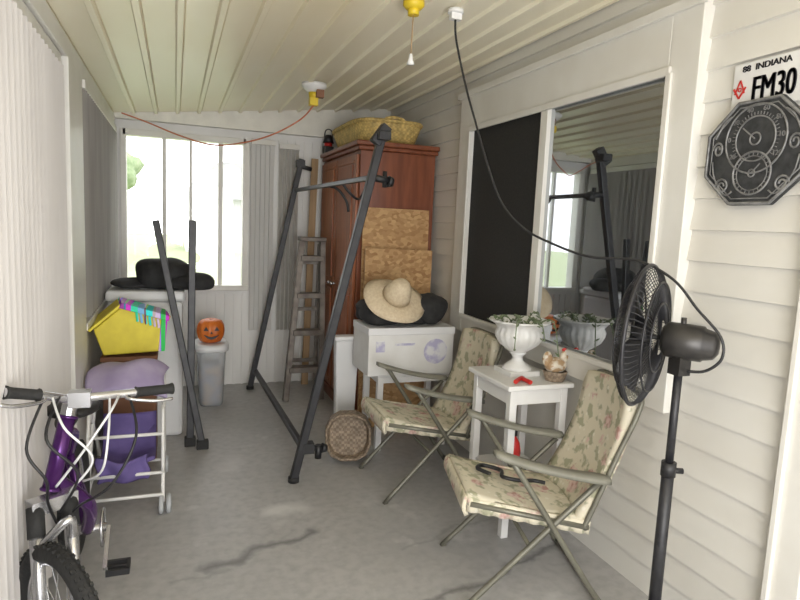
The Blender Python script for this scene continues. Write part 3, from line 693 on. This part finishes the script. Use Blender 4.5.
N=48;vs=[]
for k,(r,h) in enumerate(((.095,0),(.135,-.006),(.175,-.014),(.215,-.026))):
    for i in range(N):
        t=2*pi*i/N;vs.append((r*math.cos(t),r*math.sin(t)*.9,h+(.012*math.cos(2*t)-.015*math.cos(t+.6)+.008*math.sin(3*t))*(k/3)-.03*(k/3)*max(0,-math.cos(t))))
b._add(vs,[(k*N+i,k*N+(i+1)%N,(k+1)*N+(i+1)%N,(k+1)*N+i) for k in range(3) for i in range(N)],True);b.make('brim',m_straw,ht_,solid=.006)
b=B();b.x=R;b.lathe([(.095,0),(.088,.04),(.070,.09),(.046,.125),(.022,.138),(.0,.132)],(0,0,0),n=36);b.make('crown',m_straw,ht_,solid=.004)
bw_=thing('woven_basket','old brown woven wood-strip basket tipped on its side','basket',(1.03,3.56,0))
b=B();cc=Vector((1.035,3.56,.165));axv=Vector((-.30,-1,.10)).normalized();a1=axv.cross(Vector((0,0,1))).normalized();a2=a1.cross(axv)
K=12
poly=[(.15*math.copysign(abs(math.cos(2*pi*i/K+.2))**.8,math.cos(2*pi*i/K+.2)),.155*math.copysign(abs(math.sin(2*pi*i/K+.2))**.8,math.sin(2*pi*i/K+.2))) for i in range(K)]
def lay(h,s): return [cc+axv*h+a1*p[0]*s+a2*p[1]*s for p in poly]
vs=lay(-.12,.75)+lay(.0,1)+lay(.085,.97)+lay(.10,.86)+lay(.05,.80)
b._add(vs,[(r*K+i,r*K+(i+1)%K,(r+1)*K+(i+1)%K,(r+1)*K+i) for r in range(4) for i in range(K)]+[tuple(range(K)),tuple(range(4*K,5*K))],False)
b.make('woven_body',m_wick2,bw_,bevel=.005)
b=B();b.tube(lay(.10,.92),.009,6,closed=True);b.make('rim',m_wick2,bw_)
# ---------------------------------------------------------------- pedestal fan
fn=thing('pedestal_fan','black pedestal fan with round wire cage','fan',(1.60,1.53,0))
fx,fy=1.60,1.53
b=B();b.lathe([(0,0),(.20,0),(.205,.012),(.19,.022),(.06,.035),(.03,.05),(.026,.10),(0,.10)],(fx,fy,0),n=40);b.make('base',m_blackp,fn)
b=B();b.cyl((fx,fy,.05),(fx,fy,.72),.021,n=18);b.cyl((fx,fy,.70),(fx,fy,1.06),.014,n=18);b.make('pole',m_black,fn)
b=B();b.cyl((fx,fy,.68),(fx,fy,.73),.025,n=18);b.cyl((fx,fy,.70),(fx+.045,fy-.02,.70),.01);b.make('height_collar',m_blackp,fn)
A=Vector((-.55,.835,.02)).normalized();P0=Vector((fx,fy,1.155))
b=B();b.lathe([(0,-.115),(.028,-.113),(.046,-.10),(.054,-.07),(.060,-.065),(.062,0),(.060,.045),(.046,.06),(.02,.065)],P0,axis=A,n=28);b.box((fx,fy,1.075),(.05,.05,.07));b.cyl((fx,fy,1.20),(fx,fy,1.235),.009);b.make('motor_housing',m_motor,fn)
GC=P0+A*.125;sd=A.cross(Vector((0,0,1))).normalized();up=sd.cross(A)
def G(t,r,h): return GC+(sd*math.cos(t)+up*math.sin(t))*r+A*h
b=B()
for i in range(72):
    t=2*pi*i/72
    b.tube([G(t,.04,.058),G(t,.12,.054),G(t,.19,.042),G(t,.235,.02),G(t,.245,0),G(t,.235,-.02),G(t,.18,-.045),G(t,.06,-.058)],.0017,4)
for r,h in((.245,0),(.19,.043),(.12,.055),(.19,-.044),(.12,-.053)): b.tube([G(2*pi*i/60,r,h) for i in range(60)],.0035 if r<.24 else .007,6,closed=True)
b.make('cage',m_black,fn)
B().cyl(G(0,0,.055),G(0,0,.064),.042,n=24).make('front_badge',m_chrome,fn)
b=B();b.cyl(P0+A*.06,GC+A*.02,.008);b.lathe([(.0,.035),(.03,.03),(.035,.0),(.03,-.02)],GC,axis=A,n=20)
for k in range(4):
    t0=k*pi/2+.4
    def bl(u,v,t0=t0):
        r=.03+.185*u;w=(.25+.95*math.sin(pi*min(1,u*.75+.1)))*.5
        t=t0+(v-.5)*w*1.3+.35*u
        return G(t,r,.005+(v-.5)*-.05)
    b.grid(bl,8,6)
b.make('blade',m_blackp,fn,solid=.003)
hk=Vector((1.17,2.56,zc(1.17)-.014))
b=B();b.tube([hk-Vector((0,.0,.03)),(1.17,2.54,2.33),(1.19,2.46,2.12),(1.21,2.38,1.95),(1.235,2.29,1.76),(1.265,2.21,1.61),(1.31,2.10,1.51),(1.37,1.98,1.455),(1.44,1.84,1.415),(1.52,1.69,1.415),(1.575,1.57,1.36),(1.61,1.49,1.27),(1.645,1.42,1.19),(1.65,1.41,1.12),(1.63,1.45,1.07),(1.60,1.495,1.06)],.005,6,sub=6)
single(b,'power_cable',m_blackp,'black power cable drooping from ceiling hook to fan','cable')
b=B();b.cyl(hk,hk-Vector((0,0,.018)),.035,n=20);b.box(hk-Vector((0,0,.03)),(.05,.03,.03));single(b,'ceiling_hook',m_white,'small white ceiling hook holding the black cable','hook')
lx,ly=.89,4.20;lz=zc(lx)-.016
ls_=thing('ceiling_light_socket','round white ceiling lamp socket with yellow adapter','light fixture',(lx,ly,lz))
b=B();b.lathe([(0,0),(.085,0),(.085,-.02),(.06,-.045),(.045,-.06),(0,-.06)],(lx,ly,lz+.004),n=32);b.make('base',m_white,ls_)
b=B();b.cyl((lx,ly,lz-.05),(lx,ly,lz-.10),.038,.032);b.box((lx-.005,ly-.01,lz-.12),(.055,.055,.05));b.make('adapter',m_ylwp,ls_)
B().box((lx+.03,ly-.05,lz-.07),(.05,.05,.05)).make('plug',m_brown,ls_)
b=B();b.tube([(lx-.005,ly-.01,lz-.145),(.82,4.30,2.20),(.65,4.45,2.10),(.45,4.6,2.04),(.25,4.78,2.03),(.02,4.95,2.10),(-.2,5.08,2.19),(-.38,5.15,2.25)],.0055,6,sub=6)
single(b,'extension_cord',m_cordo,'orange extension cord swagged beneath the ceiling','cord')
px,py=.935,2.47;pz=zc(px)
pc=thing('pull_chain_light','ceiling lamp holder with yellow fitting and hanging pull cord','light fixture',(px,py,pz))
B().lathe([(0,0),(.045,0),(.045,-.02),(.03,-.035),(0,-.035)],(px,py,pz-.018),n=28).make('base',m_ylwp,pc)
B().cyl((px,py,pz-.045),(px,py,pz-.075),.024).make('fitting',m_ylwp,pc)
B().tube([(px,py,pz-.05),(px-.003,py,2.22)],.0026,6).make('pull_cord',m_plank,pc)
b=B();b.lathe([(0,.045),(.007,.043),(.010,.02),(.017,0),(.0,-.002)],(px-.003,py,2.175),n=18);b.make('pull_bell',m_white,pc)
# ---------------------------------------------------------------- license plate + thermometer
def textmesh(s,size,ext=.0015):
    cu=bpy.data.curves.new('t','FONT');cu.body=s;cu.size=size;cu.extrude=ext;cu.align_x='CENTER';cu.align_y='CENTER'
    o=bpy.data.objects.new('t',cu);col.objects.link(o);bpy.context.view_layer.update()
    me=bpy.data.meshes.new_from_object(o.evaluated_get(bpy.context.evaluated_depsgraph_get()))
    bpy.data.objects.remove(o);return me
WF=Matrix(((0,0,-1,0),(-1,0,0,0),(0,1,0,0),(0,0,0,1)))
def walltext(b,s,size,y,z,x,sx=1,bold=0):
    me=textmesh(s,size)
    old=b.x
    for d in ((0,-bold,bold) if bold else (0,)):
        b.x=Matrix.Translation((x,y+d,z))@WF@Matrix.Diagonal((sx,1,1,1))
        b._add([v.co.copy() for v in me.vertices],[tuple(p.vertices) for p in me.polygons],False)
    b.x=old
lp=thing('license_plate','white car license plate with dark lettering on siding','license plate',(XR-.03,1.51,1.955))
xs=XR-.022
B().bb(xs-.003,xs,1.355,1.665,1.95,2.11).make('plate',m_plate,lp,bevel=.0015)
b=B();walltext(b,'88  INDIANA',.029,1.54,2.089,xs-.004,1.1,.0006);walltext(b,'FM30',.115,1.507,2.012,xs-.004,.62,.0026);b.make('lettering',m_ink,lp)
ey,ez=1.634,2.025
b=B()
for s in(-1,1):
    b.beam((xs-.005,ey,ez+.030),(xs-.005,ey+s*.019,ez-.016),.005,.002,up=(1,0,0))
    b.beam((xs-.006,ey,ez-.032),(xs-.006,ey+s*.024,ez+.004),.006,.002,up=(1,0,0))
b.ring((xs-.005,ey,ez-.002),.006,.0018,(1,0,0),16,5);b.make('emblem',m_red,lp)
th=thing('wall_thermometer','dark pewter octagonal ornate dial thermometer on siding','wall thermometer',(XR-.03,1.55,1.62))
cy,cz=1.54,1.80;tx=XR-.02
def octa(r):
    return [(cy+1.1*r*math.cos(pi/8+i*pi/4),cz+r*math.sin(pi/8+i*pi/4)) for i in range(8)]
B().prism(octa(.193),tx-.018,tx,'yz').make('back_plate',m_pewter,th,bevel=.004)
b=B()
def loop(pts,r): b.tube([(tx-.02,p[0],p[1]) for p in pts],r,6,closed=True)
for r,t in((.186,.006),(.168,.0025)): loop(octa(r),t)
for (y,z,r,t) in ((cy,cz+.045,.115,.0035),(cy,cz+.045,.075,.003),(cy,cz-.07,.072,.0035),(cy,cz-.07,.058,.002),(cy,cz+.045,.02,.003),(cy,cz-.07,.012,.003)): b.ring((tx-.02,y,z),r,t,(1,0,0),40,6)
for i in range(33):
    t=-pi*.22+i/32*pi*1.44;b.beam((tx-.02,cy+.080*math.cos(t),cz+.045+.080*math.sin(t)),(tx-.02,cy+.09*math.cos(t),cz+.045+.09*math.sin(t)),.002,.003,up=(1,0,0))
for i in range(24):
    t=i/24*2*pi;b.beam((tx-.02,cy+.060*math.cos(t),cz-.07+.060*math.sin(t)),(tx-.02,cy+.069*math.cos(t),cz-.07+.069*math.sin(t)),.002,.003,up=(1,0,0))
for sy in(-1,1):
    pts=[(tx-.02,cy+sy*(.115+.028*math.cos(a)*(1-a/14)),cz-.06+(-.05+.028*math.sin(a)*(1-a/14))) for a in [k*.5 for k in range(20)]]
    b.tube(pts,.004,5)
    pts=[(tx-.02,cy+sy*(.145+.022*math.cos(a)*(1-a/14)),cz+(.02+.028*math.sin(a)*(1-a/14))) for a in [k*.5 for k in range(20)]]
    b.tube(pts,.004,5)
    b.tube([(tx-.02,cy+sy*.07,cz-.13),(tx-.02,cy+sy*.10,cz-.14),(tx-.02,cy+sy*.15,cz-.08),(tx-.02,cy+sy*.165,cz-.02)],.003,5,sub=4)
    b.tube([(tx-.02,cy+sy*.10,cz+.13),(tx-.02,cy+sy*.13,cz+.11),(tx-.02,cy+sy*.16,cz+.06)],.004,5,sub=4)
b.beam((tx-.022,cy,cz+.045),(tx-.022,cy+.05,cz+.085),.004,.003,up=(1,0,0));b.beam((tx-.022,cy,cz-.07),(tx-.022,cy-.03,cz-.04),.004,.003,up=(1,0,0))
b.make('relief_dial',m_pewl,th)
for i,s in enumerate(('-20','0','20','40','60','80','100','120')):
    b=B();t=pi*1.18-i/7*pi*1.36;walltext(b,s,.024,cy-.102*math.cos(t),cz+.045+.102*math.sin(t),tx-.02);b.make('numeral',m_pewl,th)
# ---------------------------------------------------------------- light
wld=bpy.data.worlds.new('w');bpy.context.scene.world=wld;wld.use_nodes=True
bg=wld.node_tree.nodes['Background'];bg.inputs[0].default_value=(.97,.98,1,1);bg.inputs[1].default_value=3.3
def area(name,loc,rot,sx,sy,en,c):
    l=bpy.data.lights.new(name,'AREA');l.shape='RECTANGLE';l.size=sx;l.size_y=sy;l.energy=en;l.color=c
    o=bpy.data.objects.new(name,l);o.location=loc;o.rotation_euler=rot;col.objects.link(o);return o
area('porch_daylight',(.3,-.9,1.3),(math.radians(106),0,0),1.5,1.6,62,(1,.975,.93))
area('side_window_daylight',(-.43,.2,1.25),(0,math.radians(-90),0),1.7,1.7,3,(1,.99,.97))
sn=bpy.data.lights.new('sun','SUN');sn.energy=1.4;sn.angle=.02;so=bpy.data.objects.new('sun',sn);so.rotation_euler=(math.radians(30),0,0);col.objects.link(so)
# ---------------------------------------------------------------- camera
R=Matrix.Rotation(math.radians(-20.7),4,'Z')@Matrix.Rotation(math.radians(82.9),4,'X')@Matrix.Rotation(math.radians(2.6),4,'Z')
cam=bpy.data.cameras.new('camera');co=bpy.data.objects.new('camera',cam);col.objects.link(co)
co.matrix_world=Matrix.Translation((0,0,1.5))@R
cam.sensor_width=36;cam.lens=27;cam.clip_start=.05
bpy.context.scene.camera=co
try: bpy.context.scene.view_settings.view_transform='Standard'
except Exception: pass
for o in bpy.data.objects:
    for k in('_w','_o'):
        if k in o: del o[k]
